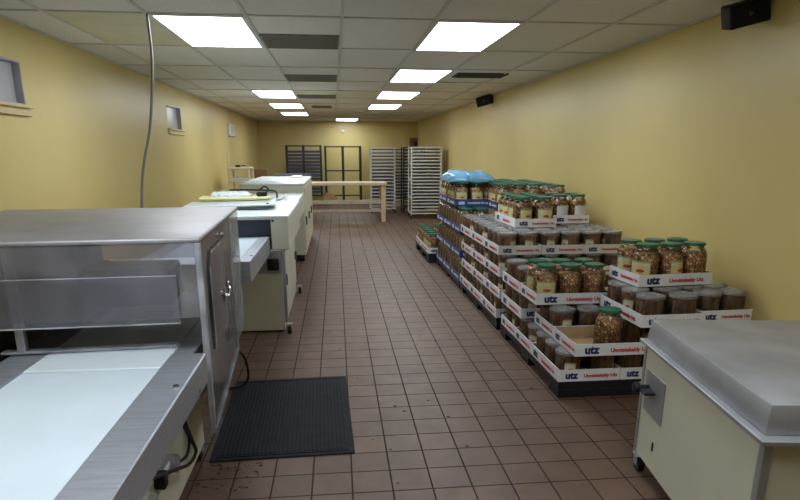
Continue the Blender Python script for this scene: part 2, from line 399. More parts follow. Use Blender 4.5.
# ------------------------------------------------------------------ M1: conveyor + acrylic hood
o1 = (-1.1, 2.6, 0)
t = empty('wrapping_machine', o1, 0, 'shrink wrapping machine with white belt and steel-topped clear hood, left foreground', 'machine')
def b1(mb, name, mat, parent=None, **k): return mb.build(name, M[mat] if isinstance(mat, str) else mat, parent or t, None if parent else None, **k)
def L1(mb): bmesh.ops.translate(mb.bm, vec=-Vector(o1), verts=mb.bm.verts); return mb
HYS = 3.69
HX, HY0, HY1, HZ = -.595, 2.65, 4.20, 1.286
RH = Matrix.Translation((HX, HY0, 0)) @ Matrix.Rotation(math.radians(2.9), 4, 'Z') @ Matrix.Translation((-HX, -HY0, 0))
def LH(mb): bmesh.ops.transform(mb.bm, matrix=RH, verts=mb.bm.verts); return L1(mb)
b1(L1(MB().box(-1.42, -.775, .35, 3.14, .07, .66, .006)), 'base_cabinet', 'cream')
b1(L1(MB().box(-1.40, -1.05, 3.141, 3.85, .0, .66, .006)), 'hood_stand', 'dsteel')
b1(L1(MB().box(-.752, -.60, .40, 2.60, .645, .78, .005)), 'side_rail', 'steel')
b1(L1(MB().box(-1.46, -1.30, .40, 2.56, .645, .78, .005)), 'side_rail', 'steel')
q = MB(); q.box(-1.30, -.752, .40, 2.435, .74, .772, .004); b1(L1(q), 'belt', 'belt')
b1(L1(MB().box(-1.30, -.752, 2.442, 3.85, .742, .776, .004)), 'slider_plate', 'belt2')
b1(L1(MB().box(-.752, -.66, 2.602, 3.85, .69, .772, .003)), 'hood_rail', 'steel')
b1(L1(MB().box(-1.46, -1.302, 2.562, 3.85, .69, .772, .003)), 'hood_rail', 'steel')
b1(L1(MB().lathe([(.014, 0), (.012, .006), (.004, .007)], 14, Matrix.Translation((-.63, 2.20, .78)))), 'bolt', 'chrome')
b1(L1(MB().lathe([(.013, 0), (.011, .006), (.004, .007)], 14, Matrix.Translation((-.606, 2.43, .667)) @ Matrix.Rotation(PI/2, 4, 'Y'))), 'bolt', 'dsteel')
# hood
q = MB(); q.box(-2.04, HX, HY0, HY1, HZ-.022, HZ, .009, None, 3)
q.prism([(-1.60, HZ-.002), (-1.55, HZ+.002), (-1.53, HZ-.002)], 'y', HY0+.02, HY1-.02)
b1(LH(q), 'hood_top', 'hoodsteel')
q = MB(); q.box(HX-.028, HX, HY0, HY0+.028, .385, HZ-.022, .004); b1(LH(q), 'front_post', 'plexi_edge')
q = MB(); q.box(HX-.03, HX, HYS, HYS+.03, .44, HZ-.022, .004); q.box(HX-.012, HX-.004, HYS+.03, HY1-.02, .47, HZ-.022); b1(LH(q), 'rear_post', 'plexi_edge')
q = MB(); q.box(-2.02, HX-.03, HY0+.008, HY0+.014, .93, HZ-.022); b1(LH(q), 'front_panel', 'plexi_front')
q = MB(); q.box(-2.0, -.705, HY0-.012, HY0-.006, .915, 1.123, .001); b1(LH(q), 'front_flap', 'plexi_dirty')
q = MB(); q.box(-2.0, -.705, HY0-.016, HY0-.004, .908, .9149, .002); b1(LH(q), 'flap_edge', 'plexi_edge')
q = MB(); q.box(-2.0, -.705, HY0-.013, HY0-.005, 1.1231, 1.127, .001); b1(LH(q), 'flap_edge', 'plexi_edge')
q = MB(); q.prism([(HY0+.03, .375), (HYS, .437), (HYS, HZ-.022), (HY0+.03, HZ-.022)], 'x', HX-.014, HX-.006); b1(LH(q), 'side_panel', 'plexi')
q = MB(); q.prism([(HY0, .362), (HYS+.03, .428), (HYS+.03, .449), (HY0, .386)], 'x', HX-.03, HX+.004); b1(LH(q), 'bottom_edge', 'plexi_edge')
q = MB(); q.prism([(2.83, .72), (3.285, .70), (3.285, 1.185), (2.90, 1.185), (2.83, 1.12)], 'x', HX-.005, HX+.002); dr = b1(LH(q), 'door', 'plexi')
q = MB()
q.box(HX+.0021, HX+.005, 2.83, 2.842, .72, 1.12); q.box(HX+.0021, HX+.005, 2.90, 3.285, 1.178, 1.19); q.box(HX+.0021, HX+.005, 3.272, 3.285, .70, 1.18)
b1(LH(q), 'door_edge', 'plexi_edge')
q = MB(); q.box(HX+.0001, HX+.004, 3.287, 3.297, .62, 1.21); b1(LH(q), 'door_gap', 'dsteel')
q = MB(); q.tube([(HX+.004, 3.24, .885), (HX+.018, 3.26, .885), (HX+.022, 3.31, .900), (HX+.014, 3.35, .915)], .007); q.box(HX+.002, HX+.014, 3.21, 3.25, .865, .905, .003); q.box(HX+.002, HX+.014, 3.335, 3.375, .905, .945, .003)
b1(LH(q), 'latch', 'chrome')
q = MB(); q.lathe([(.016, 0), (.012, .014), (.003, .016)], 14, Matrix.Translation((HX, 3.30, 1.215)) @ Matrix.Rotation(PI/2, 4, 'Y')); b1(LH(q), 'bolt', 'chrome')
# inside the hood
q = MB(); q.box(-1.56, -.85, 3.18, 3.46, .86, 1.06, .012); q.box(-1.80, -1.28, 3.1, 3.55, .79, 1.21, .02)
b1(LH(q), 'sealing_head', 'dsteel')
q = MB(); q.box(-1.98, -1.62, 2.9, 3.9, .40, 1.17, .01); b1(LH(q), 'dark_housing', 'dsteel')  # dark block, carried low to keep the hood's inside dark
q = MB(); q.box(-2.035, -2.02, HY0+.03, HY1-.05, .40, HZ-.022, .003); b1(LH(q), 'dark_end_sheet', 'dsteel')  # added dark sheet, hides the yellow wall so the hood reads dark
q = MB(); q.box(-2.0, -1.44, HY1-.06, HY1-.04, .40, .95, .003); b1(LH(q), 'dark_back_sheet', 'dsteel')  # added dark sheet closing the low rear view through the hood
q = MB(); q.box(-1.42, -1.385, 2.70, 2.735, .78, HZ-.03, .003); b1(LH(q), 'inner_post', 'steelflat')
q = MB(); q.box(-2.02, HX-.1, HY1-.02, HY1-.01, .95, HZ-.022); b1(LH(q), 'rear_panel', 'plexi')
q = MB(); q.box(-1.49, -.75, 2.70, 2.745, .779, .792, .003); b1(LH(q), 'clear_strip', 'plexi_edge')
for x, y in ((-.80, 3.09), (-1.38, 3.09), (-.80, .5), (-1.38, .5)):
    c = caster(t, x+1.1, y-2.6, .09, .045)
# leg post, drive motor, leads
q = MB(); q.box(-.80, -.745, 1.98, 2.20, .09, .33, .004); b1(L1(q), 'leg_bracket', 'steelflat')
q = MB(); q.cyl((-.773, 2.41, .345), (-.715, 2.41, .345), .040, 18); q.box(-.773, -.735, 2.30, 2.40, .315, .375, .01)
b1(L1(q), 'drive_motor', 'steelflat')
q = MB(); q.box(-.773, -.728, 2.25, 2.30, .31, .38, .006); b1(L1(q), 'switch_box', 'black')
q = MB(); q.tube([(-.69, 2.44, .655), (-.69, 2.466, .50), (-.69, 2.525, .40), (-.70, 2.50, .335), (-.72, 2.44, .335)], .007); b1(L1(q), 'power_lead', 'black')
q = MB(); q.tube([(-.68, 2.40, .655), (-.68, 2.45, .52), (-.68, 2.53, .392), (-.68, 2.577, .307), (-.69, 2.48, .300), (-.70, 2.31, .37), (-.72, 2.11, .45), (-.755, 1.98, .50)], .008); b1(L1(q), 'power_lead', 'black')
tag(MB().tube([(-.80, 4.02, .36), (-.69, 4.05, .28), (-.665, 4.1, .12), (-.70, 4.12, .03), (-.80, 4.1, .009), (-.95, 4.15, .009)], .009).build('power_cord', M['black']),
    'black power cord drooping to the floor behind the clear hood', 'cord')

# ------------------------------------------------------------------ M2: heat tunnel
o2 = (-.95, 5.5, 0)
t = empty('heat_tunnel', o2, 0, 'cream heat tunnel machine with dark opening and short steel conveyor', 'machine')
def L2(mb): bmesh.ops.translate(mb.bm, vec=-Vector(o2), verts=mb.bm.verts); return mb
X0, X1, Y0, Y1 = -1.45, -.445, 5.5, 7.2
q = MB(); q.box(-.602, X1, Y0, Y1, .782, 1.07, .006); q.box(X0, -1.36, Y0, Y1, .782, 1.07, .006); q.box(-1.36, -.602, 6.2, Y1, .782, 1.07)
q.box(-1.36, -.602, Y0+.001, 6.2, 1.055, 1.07)
b1(L2(q), 'housing', 'white')
b1(L2(MB().box(X0-.002, X1+.002, Y0-.004, Y1, 1.0705, 1.092, .005)), 'top_panel', 'topwhite')
b1(L2(MB().box(-1.358, -.604, 5.56, 5.57, .897, 1.053)), 'strip_curtain', 'navy')
b1(L2(MB().box(X0+.05, -.525, Y0+.01, Y1, .014, .781, .004)), 'lower_cabinet', 'cream')
b1(L2(MB().box(-.518, -.49, Y0, Y0+.03, .09, .781, .002)), 'corner_post', 'steelflat')
q = MB(); q.box(-.80, -.53, Y0-.004, Y0+.009, .565, .775, .003); pn = b1(L2(q), 'control_panel', 'steelflat')
q = MB(); q.box(-.648, -.545, Y0-.045, Y0-.0045, .600, .705, .012, None, 2); sb = b1(L2(q), 'switch_box', 'black')
q = MB(); q.box(-.615, -.580, Y0-.056, Y0-.0452, .665, .69, .004); q.build('rocker_switch', M['redsw'], sb)
q = MB(); q.lathe([(.012, 0), (.011, .006)], 12, Matrix.Translation((-.583, Y0, 1.045)) @ Matrix.Rotation(PI/2, 4, 'X')); b1(L2(q), 'screw', 'black')
# side doors
q = MB(); q.box(-.5248, -.515, 5.56, 6.34, .13, .77, .003); d_ = b1(L2(q), 'side_door', 'cream'); q = MB(); q.box(-.515, -.49, 5.66, 5.69, .42, .52, .004); L2(q).build('handle', M['dsteel'], d_)
q = MB(); q.box(-.5248, -.515, 6.37, 7.17, .13, .77, .003); d_ = b1(L2(q), 'side_door', 'cream'); q = MB(); q.box(-.515, -.49, 7.05, 7.08, .42, .52, .004); L2(q).build('handle', M['dsteel'], d_)
# conveyor into the mouth
b1(L2(MB().box(-1.30, -.712, 4.215, 5.55, .86, .893, .004)), 'belt', 'belt')
b1(L2(MB().box(-.710, -.618, 4.215, 5.493, .752, .905, .003)), 'side_rail', 'steel')
b1(L2(MB().box(-1.41, -1.303, 4.215, 5.493, .752, .905, .003)), 'side_rail', 'steel')
for xx in (-1.38, -.99): b1(L2(MB().box(xx, xx+.04, 4.9, 4.94, .0, .752)), 'support_leg', 'steelflat')
q = MB(); q.lathe([(.012, 0), (.010, .005)], 12, Matrix.Translation((-.64, 4.45, .905))); b1(L2(q), 'bolt', 'chrome')
for x, y in ((-.475, 5.44), (-1.36, 5.44), (-.475, 7.1), (-1.36, 7.1)):
    caster(t, x+.95, y-5.5, .10, .036)
# ------------------------------------------------------------------ M2b: low bridge unit
o3 = (-.97, 7.21, 0)
t = empty('cooling_unit', o3, 0, 'grey-topped low machine unit between heat tunnel and farthest cream cabinet', 'machine')
def L3(mb): bmesh.ops.translate(mb.bm, vec=-Vector(o3), verts=mb.bm.verts); return mb
b1(L3(MB().box(-1.45, -.495, 7.21, 9.27, .78, 1.035, .006)), 'housing', 'white')
b1(L3(MB().box(-1.45, -.49, 7.206, 9.275, 1.0355, 1.052, .004)), 'top_panel', 'greytop')
for x in (-1.40, -.86):
    for y in (7.35, 9.1): b1(L3(MB().box(x, x+.05, y, y+.05, 0, .78)), 'leg', 'steelflat')
q = MB(); q.box(-.4955, -.487, 7.3, 8.2, .81, 1.01, .003); b1(L3(q), 'side_panel', 'white'); q = MB(); q.box(-.4955, -.487, 8.25, 9.2, .81, 1.01, .003); b1(L3(q), 'side_panel', 'white')
# ------------------------------------------------------------------ M3: farthest cabinet
o4 = (-.97, 9.3, 0)
t = empty('packing_machine', o4, 0, 'tall cream cabinet machine at the far end of the left machine line', 'machine')
def L4(mb): bmesh.ops.translate(mb.bm, vec=-Vector(o4), verts=mb.bm.verts); return mb
b1(L4(MB().box(-1.45, -.50, 9.3, 12.2, .10, 1.16, .006)), 'cabinet', 'cream')
b1(L4(MB().box(-1.455, -.492, 9.29, 12.2, 1.1605, 1.182, .005)), 'top_panel', 'topwhite')
for a, c in ((9.36, 10.25), (10.28, 11.2), (11.23, 12.12)):
    q = MB(); q.box(-.4995, -.49, a, c, .16, 1.12, .003); d_ = b1(L4(q), 'side_door', 'cream'); q = MB(); q.box(-.49, -.468, a+.08, a+.11, .55, .68, .004); L4(q).build('handle', M['dsteel'], d_)
q = MB(); q.box(-1.2, -.515, 12.2, 12.26, 1.14, 1.228, .005); b1(L4(q), 'rear_guard', 'dsteel')
for x, y in ((-.545, 9.36), (-1.38, 9.36), (-.545, 12.1), (-1.38, 12.1)): caster(t, x+.97, y-9.3, .10, .045)
# loose items on the machines
Rm = Matrix.Translation((-1.10, 6.50, 1.142)) @ Euler((0.0, math.radians(-3.4), math.radians(5))).to_matrix().to_4x4()
t = empty('metal_cover_panel', (-1.08, 6.32, 1.101), 0, 'loose grey metal cover panel lying tilted on the white heat tunnel top', 'metal panel')
q = MB(); q.box(-.43, .45, -.30, .32, 0, .014, .003, Matrix.Translation((0, 0, .026)) @ Euler((0, math.radians(-1.2), math.radians(4))).to_matrix().to_4x4()); q.build('sheet', M['greytop'], t)
q = MB(); q.box(-.42, .44, -.29, -.28, 0, .026, 0, Matrix.Translation((0, 0, .0)) @ Euler((0, math.radians(-1.0), math.radians(4))).to_matrix().to_4x4()); q.build('underside_shade', M['dsteel'], t)  # dark strip standing in for the shaded underside of the tilted sheet
q = MB(); q.lathe([(.013, 0), (.012, .012)], 12, Matrix.Translation((.395, -.235, .046))); q.build('screw', M['black'], t)
t = empty('yellow_board', (-1.07, 6.62, 1.148), math.radians(2), 'pale yellow board lying across the heat tunnel top under clear film', 'board')
q = MB(); q.box(-.37, .36, -.10, .16, .012, .036, .008);  q.build('slab', M['yellowpad'], t)
def lump(nx, ny, sx, sy, hh, seed, flat=2.2):
    rnd = random.Random(seed); b = bmesh.new()
    bmesh.ops.create_uvsphere(b, u_segments=nx, v_segments=ny, radius=1)
    ph = [rnd.uniform(0, 6.28) for _ in range(8)]
    for v in b.verts:
        x, y, z = v.co
        f = 1+.07*math.sin(5*x+ph[0])*math.cos(4*y+ph[1])+.03*math.sin(11*x+ph[2]+5*y)+.02*math.sin(15*y+ph[3]+9*z)
        # squarer outline
        sg = lambda a, p: math.copysign(abs(a)**p, a)
        v.co = Vector((sx*sg(x, .7)*f, sy*sg(y, .7)*f, hh*max(z, -.15)*(f+.10*math.sin(9*x+ph[4])*math.sin(8*y+ph[5]))))
        v.co.z += .15*hh
    return b
q = MB(); q._merge(lump(40, 20, .22, .10, .050, 3)); o = q.build('plastic_film', M['film'], smooth=60); o.location = (-1.13, 6.66, 1.184)
tag(o, 'crumpled clear plastic film heaped on the pale yellow board', 'plastic film')
t = empty('clamp', (-.80, 6.66, 1.184), math.radians(20), 'small black clamp at the right end of the yellow board', 'clamp')
q = MB(); q.box(-.06, .05, -.03, .03, .0, .045, .012); q.build('jaw', M['black'], t); q = MB(); q.tube([(.03, 0, .03), (.07, .0, .07), (.03, .01, .10), (-.02, .01, .07)], .009); q.build('lever', M['black'], t)
t = empty('rod_frame', (-1.0, 8.0, 1.052), 0, 'bent grey rod frame standing on the grey-topped low unit', 'rod frame')
q = MB(); q.tube([(-.45, .3, .012), (-.42, .3, .09), (-.3, .2, .11), (.1, .0, .115), (.22, -.05, .10), (.23, -.06, .02)], .013); q.build('bent_rod', M['dsteel'], t)
q = MB(); q.tube([(.12, -.25, .012), (.30, -.25, .016), (.34, .1, .06), (.30, .25, .012)], .010); q.tube([(-.45, .3, .012), (-.1, .15, .012), (.12, -.25, .012)], .009); q.build('wire_loop', M['steel'], t)
q = MB(); q._merge(lump(24, 12, .12, .16, .035, 9)); o = q.build('crumpled_paper', M['whitep'], smooth=60); o.location = (-.72, 11.4, 1.19)
tag(o, 'crumpled white paper on the far cream machine top', 'paper')

# ------------------------------------------------------------------ utility cart at left wall
t = empty('utility_cart', (-2.03, 13.35, 0), 0, 'beige open shelf cart against the left wall behind the machines', 'cart')
for z, nm in ((1.29, 'top_shelf'), (1.03, 'shelf'), (.45, 'shelf')):
    MB().box(-.22, .24, -.33, .33, z, z+.045, .006).build(nm, M['beige'], t)
for x in (-.215, .195):
    for y in (-.325, .285):
        top = 1.64 if (x < 0 and y < 0) else 1.289
        MB().box(x, x+.04, y, y+.04, .06, top, .003).build('leg', M['beige'], t)
for x in (-.19, .21):
    for y in (-.3, .3): MB().cyl((x-.012, y, .032), (x+.012, y, .032), .032, 14).build('caster', M['black'], t)
tt = empty('black_tool', (-2.0, 13.2, 1.3355), 0, 'small black tool on the top shelf of the beige cart', 'tool')
MB().box(-.10, .0, -.03, .03, 0, .045, .012).build('body', M['black'], tt); MB().tube([(.0, 0, .02), (.06, .02, .03), (.11, .0, .02)], .012).build('handle', M['black'], tt)
tt = empty('grey_tray', (-2.0, 13.2, 1.0755), 0, 'flat grey tray on the lower visible shelf of the beige cart', 'tray')
q = MB(); q.box(-.15, .18, -.18, .18, 0, .01); q.box(-.15, -.14, -.18, .18, .01, .05); q.box(.17, .18, -.18, .18, .01, .05); q.box(-.14, .17, -.18, -.17, .01, .05); q.box(-.14, .17, .17, .18, .01, .05); q.build('pan', M['greytop'], tt)
t = empty('carton', (-2.04, 17.1, 0), 0, 'dark brown carton standing at the back left behind the machines', 'carton')
MB().box(-.17, .17, -.2, .2, 0, 1.195, .006).build('body', M['box'], t); MB().box(-.172, .172, -.03, .03, 1.1955, 1.198).build('tape', M['kraft'], t)

# ------------------------------------------------------------------ wooden table at back
t = empty('wooden_table', (-.02, 14.95, 0), 0, 'long pale wooden work table at the back in front of the racks', 'table')
MB().box(-1.28, 1.22, -.36, .36, .87, .94, .008).build('tabletop', M['wood'], t)
for x in (-1.23, 1.08):
    for y in (-.33, .23): MB().box(x, x+.11, y, y+.10, 0, .864, .006).build('leg', M['wood'], t)
q = MB(); q.box(-1.12, 1.08, -.325, -.285, .43, .53, .004); q.build('front_rail', M['wood2'], t)
q = MB(); q.box(-1.12, 1.08, -.325, -.285, .24, .30, .004); q.build('lower_rail', M['wood2'], t)
q = MB(); q.box(-1.12, 1.08, -.28, .30, .44, .47, .004); q.build('lower_shelf', M['wood2'], t)
t = empty('open_carton', (-.20, 14.98, .471), math.radians(14), 'brown cardboard sheets lying on the lower shelf of the wooden table', 'cardboard')
MB().box(-.16, .18, -.14, .14, 0, .10, .004).build('base', M['kraft'], t)
q = MB(); q.prism([(-.16, .102), (.18, .102), (.05, .20), (-.08, .22)], 'y', -.13, .12); q.build('flap', M['kraft'], t)

# ------------------------------------------------------------------ racks
def frame_rack(x0, x1, y, d, z0, z1, mid, lb, trays=0):
    cx = (x0+x1)/2; w = (x1-x0)/2
    t = empty('panel_rack', (cx, y, 0), 0, lb, 'rack', 'dark racks at the back wall')
    for x in (-w, -.028, w-.056):
        MB().box(x-(.012 if x == -.028 else 0), x+.068, 0, .05, .05, z1, .004).build('upright', M['darkrack'], t)
        if trays or 1: MB().box(x, x+.05, d-.05, d, .05, z1, .004).build('upright', M['darkrack'], t) if x != -.028 else None
    for z in (z0, mid, z1-.045) if not trays else (z0, z1-.045):
        MB().box(-w+.056, -.028, .005, .045, z, z+.04, .003).build('crossbar', M['darkrack'], t)
        MB().box(.028, w-.056, .005, .045, z, z+.04, .003).build('crossbar', M['darkrack'], t)
    q = MB(); q.box(-w, -w+.05, .05, d-.05, z1-.045, z1); q.box(w-.05, w, .05, d-.05, z1-.045, z1); q.box(-w, -w+.05, .05, d-.05, z0, z0+.04); q.box(w-.05, w, .05, d-.05, z0, z0+.04); q.build('side_frame', M['darkrack'], t)
    for k in range(trays):
        z = z0+.10+k*(z1-z0-.34)/(trays-1)
        for a, c in ((-w+.058, -.03), (.03, w-.058)):
            q = MB(); q.box(a, c, .01, d-.06, z, z+.012); q.box(a, c, .006, .018, z, z+.072, .002); q.build('shelf_tray', M['bluetrays'], t)
    for x in (-w+.03, w-.03):
        for y_ in (.03, d-.03): MB().cyl((x-.014, y_, .03), (x+.014, y_, .03), .03, 12).build('caster', M['black'], t)
frame_rack(-1.383*1.165, -.402*1.165, 20.15, .5, .24, 1.855, 1.2, 'dark rack filled with blue-grey trays at the back wall', 13)
frame_rack(-.321*1.165, .701*1.165, 20.15, .5, .24, 1.83, 1.03, 'empty dark rack with open bays at the back wall')
def bakery_rack(x0, x1, y, d, lb, mat, n=19, rz=0, pans=0):
    w = (x1-x0)/2
    t = empty('bakery_rack', ((x0+x1)/2, y, 0), rz, lb, 'rack', 'bakery racks at the back')
    for x in (-w, w-.035):
        for yy in (0, d-.035): MB().box(x, x+.035, yy, yy+.035, .11, 1.76, .008).build('post', M[mat], t)
    for k in range(n):
        z = .20+k*(1.66-.20)/(n-1)
        MB().box(-w+.035, w-.035, .006, .030, z, z+.030, .003).build('rung', M[mat], t)
        if pans and k >= pans: MB().box(-w+.045, w-.045, .06, d-.04, z+.029, z+.064, .004).build('sheet_pan', M['dsteel'], t)
    for zz, nm in ((1.735, 'top_frame'), (.12, 'base_frame')):
        q = MB()
        for yy in (.003, d-.033): q.box(-w+.035, w-.035, yy, yy+.03, zz, zz+.03)
        for x in (-w+.003, w-.033): q.box(x, x+.03, .035, d-.035, zz, zz+.03)
        q.build(nm, M[mat], t)
    for zz in (.5, .95, 1.35):
        for x in (-w+.003, w-.033): MB().box(x, x+.03, .035, d-.035, zz, zz+.03).build('side_rail', M[mat], t)
    for x in (-w+.02, w-.02):
        for yy in (.02, d-.02):
            o = MB().cyl((x-.014, yy, .055), (x+.014, yy, .055), .055, 14).build('caster', M['black'], t)
            MB().box(x-.02, x+.02, yy-.02, yy+.02, .10, .112).build('plate', M[mat], o)
bakery_rack(.905*1.02, 1.575*1.02, 16.7, .62, 'white rung rack left of the others, right of the wooden table end', 'alu', 17, pans=1)
bakery_rack(1.66, 2.26, 17.6, .6, 'white rung rack standing farthest back between two other racks', 'alu', 17, pans=1)
bakery_rack(1.80, 2.40, 16.55, .62, 'dark rung rack squeezed behind the largest white rack', 'darkrack')
bakery_rack(1.85, 2.63, 15.2, .66, 'largest white rung rack beside the right wall, nearest of the racks', 'alu', 19, pans=1)
tag(MB().box(2.775, 2.797, 16.2, 16.6, 0, 1.40, .004).build('wood_plank', M['box']), 'brown plank leaning flat on the right wall behind the largest white rack', 'plank')

# ------------------------------------------------------------------ floor mat
t = empty('floor_mat', (-.355, 3.645, 0), math.radians(1.6), 'black ribbed rubber mat on the tile floor beside the clear hood', 'mat')
MB().box(-.40, .40, -.60, .60, .0005, .010, .004).build('base', M['blackrub'], t)
q = MB()
for k in range(31):
    x = -.355+k*.71/30; q.box(x-.006, x+.006, -.55, .55, .010, .0155, .002)
for yy in (-.565, .565): q.box(-.37, .37, yy-.006, yy+.006, .010, .014)
q.build('ribbing', M['blackrub'], t)
q = MB(); rnd = random.Random(5)
for k in range(70):
    if k < 45: x, y = rnd.uniform(-.78, -.45), rnd.uniform(2.72, 3.02)
    else: x, y = rnd.uniform(-.4, 1.4), rnd.uniform(2.6, 6)
    s = rnd.uniform(.003, .011)
    q.box(x-s, x+s*rnd.uniform(.5, 1.5), y-s*.5, y+s*.6, .0002, .004, .001)
tag(q.build('floor_crumbs', M['crumb']), 'brown crumbs scattered on the tiles in front of the black mat', 'crumbs', kind='stuff')

# ------------------------------------------------------------------ right machine
t = empty('steel_topped_cabinet', (1.531, 2.792, 0), math.radians(-7.8), 'cream cabinet with raised stainless steel cover, right foreground', 'machine')
W, LY = .80, 1.145
b1(MB().box(.03, W, -LY+.03, -.02, .095, .70, .004), 'body', 'cream')
b1(MB().box(0, W+.02, -LY, 0, .702, .722, .003), 'flange', 'steelflat')
def frustum(x0, x1, y0, y1, z0, z1, i):
    b = bmesh.new()
    A = [b.verts.new(p) for p in ((x0, y0, z0), (x1, y0, z0), (x1, y1, z0), (x0, y1, z0))]
    B = [b.verts.new(p) for p in ((x0+i, y0+i, z1), (x1-i, y0+i, z1), (x1-i, y1-i, z1), (x0+i, y1-i, z1))]
    b.faces.new(list(reversed(A))); b.faces.new(B)
    for k in range(4): b.faces.new((A[k], A[(k+1) % 4], B[(k+1) % 4], B[k]))
    bmesh.ops.bevel(b, geom=list(b.edges), offset=.006, segments=2, affect='EDGES', profile=.5)
    return b
q = MB(); q._merge(frustum(.03, W+.0, -LY+.045, -.008, .722, .828, .014)); b1(q, 'steel_cover', 'steelflat')
b1(MB().box(.024, .055, -LY+.024, -LY+.055, .095, .7015, .002), 'corner_post', 'steelflat')
b1(MB().box(.024, .045, -.038, -.014, .095, .7015, .002), 'corner_post', 'steelflat')
pn = b1(MB().box(.0265, .0295, -.305, -.07, .365, .585, .001), 'access_panel', 'steelflat')
q = MB(); q.cyl((.026, -.12, .495), (-.02, -.12, .495), .016, 14); q.lathe([(.004, 0), (.026, .006), (.030, .018), (.026, .032), (.004, .036)], 18, Matrix.Translation((-.018, -.12, .495)) @ Matrix.Rotation(-PI/2, 4, 'Y')); q.box(-.03, .024, -.215, -.15, .488, .505, .005); q.build('knob', M['black'], pn)
b1(MB().box(.0255, .0299, -.245, -.232, .205, .25, .001), 'slot', 'black')
q = MB(); q.cyl((.05, -.012, .44), (.05, .03, .44), .035, 14); b1(q, 'rear_plug', 'black')
for x, y in ((.045, -.06), (W-.06, -.06), (.06, -LY+.08), (W-.06, -LY+.08)): caster(t, x, y, .095, .04)

# ------------------------------------------------------------------ product prototypes
def arc_label(r, z0, z1, a, n=12):
    b = bmesh.new(); uvl = b.loops.layers.uv.new('UVMap')
    rows = []
    for i in range(n+1):
        th = -PI/2-a/2+a*i/n
        rows.append((b.verts.new((r*math.cos(th), r*math.sin(th), z0)), b.verts.new((r*math.cos(th), r*math.sin(th), z1)), i/n))
    for p, c in zip(rows, rows[1:]):
        f = b.faces.new((p[0], c[0], c[1], p[1]))
        for l, u in zip(f.loops, ((p[2], 0), (c[2], 0), (c[2], 1), (p[2], 1))): l[uvl].uv = u
    return b
def label_obj(name, b, mat, parent):
    me = bpy.data.meshes.new(name); b.to_mesh(me); b.free(); me.materials.append(M[mat])
    for p in me.polygons: p.use_smooth = True
    o = bpy.data.objects.new(name, me); COL.objects.link(o); o.parent = parent; return o
JH, JR = .288, .0935
def make_jar(labelmat, content):
    t = empty('pretzel_jar', (0, 0, -50), 0, 'x', 'jar', 'x')
    MB().lathe([(.084, .004), (.0895, .014), (.0895, .186), (.086, .206), (.066, .218), (.02, .220)], 28).build('pretzels', M[content], t, smooth=50)
    MB().lathe([(.086, 0), (.0932, .012), (.0932, .188), (.090, .210), (.078, .234), (.067, .247), (.064, .268)], 32).build('bottle', M['shell'], t, smooth=60)
    prof = [(.064, .265), (.073, .266), (.073, .282), (.070, .2872), (.05, .288), (.01, .2868)]
    q = MB(); q.lathe(prof, 32)
    for k in range(32):
        a = 2*PI*k/32; q.box(-.0015, .0015, .0725, .075, .268, .280, 0, Matrix.Rotation(a, 4, 'Z'))
    q.build('lid', M['green'], t, smooth=40)
    label_obj('paper_label', arc_label(.0936, .060, .175, 1.6), labelmat, t)
    return t
TH, TR = .193, .0932
def make_tub(label=True):
    t = empty('pretzel_tub', (0, 0, -50), 0, 'x', 'tub', 'x')
    MB().lathe([(.078, .004), (.082, .012), (.0865, .158), (.080, .166), (.02, .168)], 24).build('pretzel_sticks', M['sticks'], t, smooth=50)
    MB().lathe([(.080, 0), (.0845, .010), (.0898, .174)], 28).build('container', M['tubshell'], t, smooth=60)
    MB().lathe([(.0898, .174), (.0932, .175), (.0932, .189), (.091, .193), (.086, .193), (.084, .188), (.01, .188)], 28).build('lid', M['lidclear'], t, smooth=40)
    if label: label_obj('paper_label', arc_label(.0892, .050, .125, .85, 8), 'tublabel', t)
    return t
P_JAR = make_jar('jarlabel', 'pretzel'); P_WJAR = make_jar('whitelabel', 'pretzel'); P_RJAR = make_jar('jarlabel', 'rods')
P_TUB = make_tub(True); P_TUBN = make_tub(False)
PROTO = {'jar': P_JAR, 'wjar': P_WJAR, 'rjar': P_RJAR, 'tub': P_TUB, 'tubn': P_TUBN}

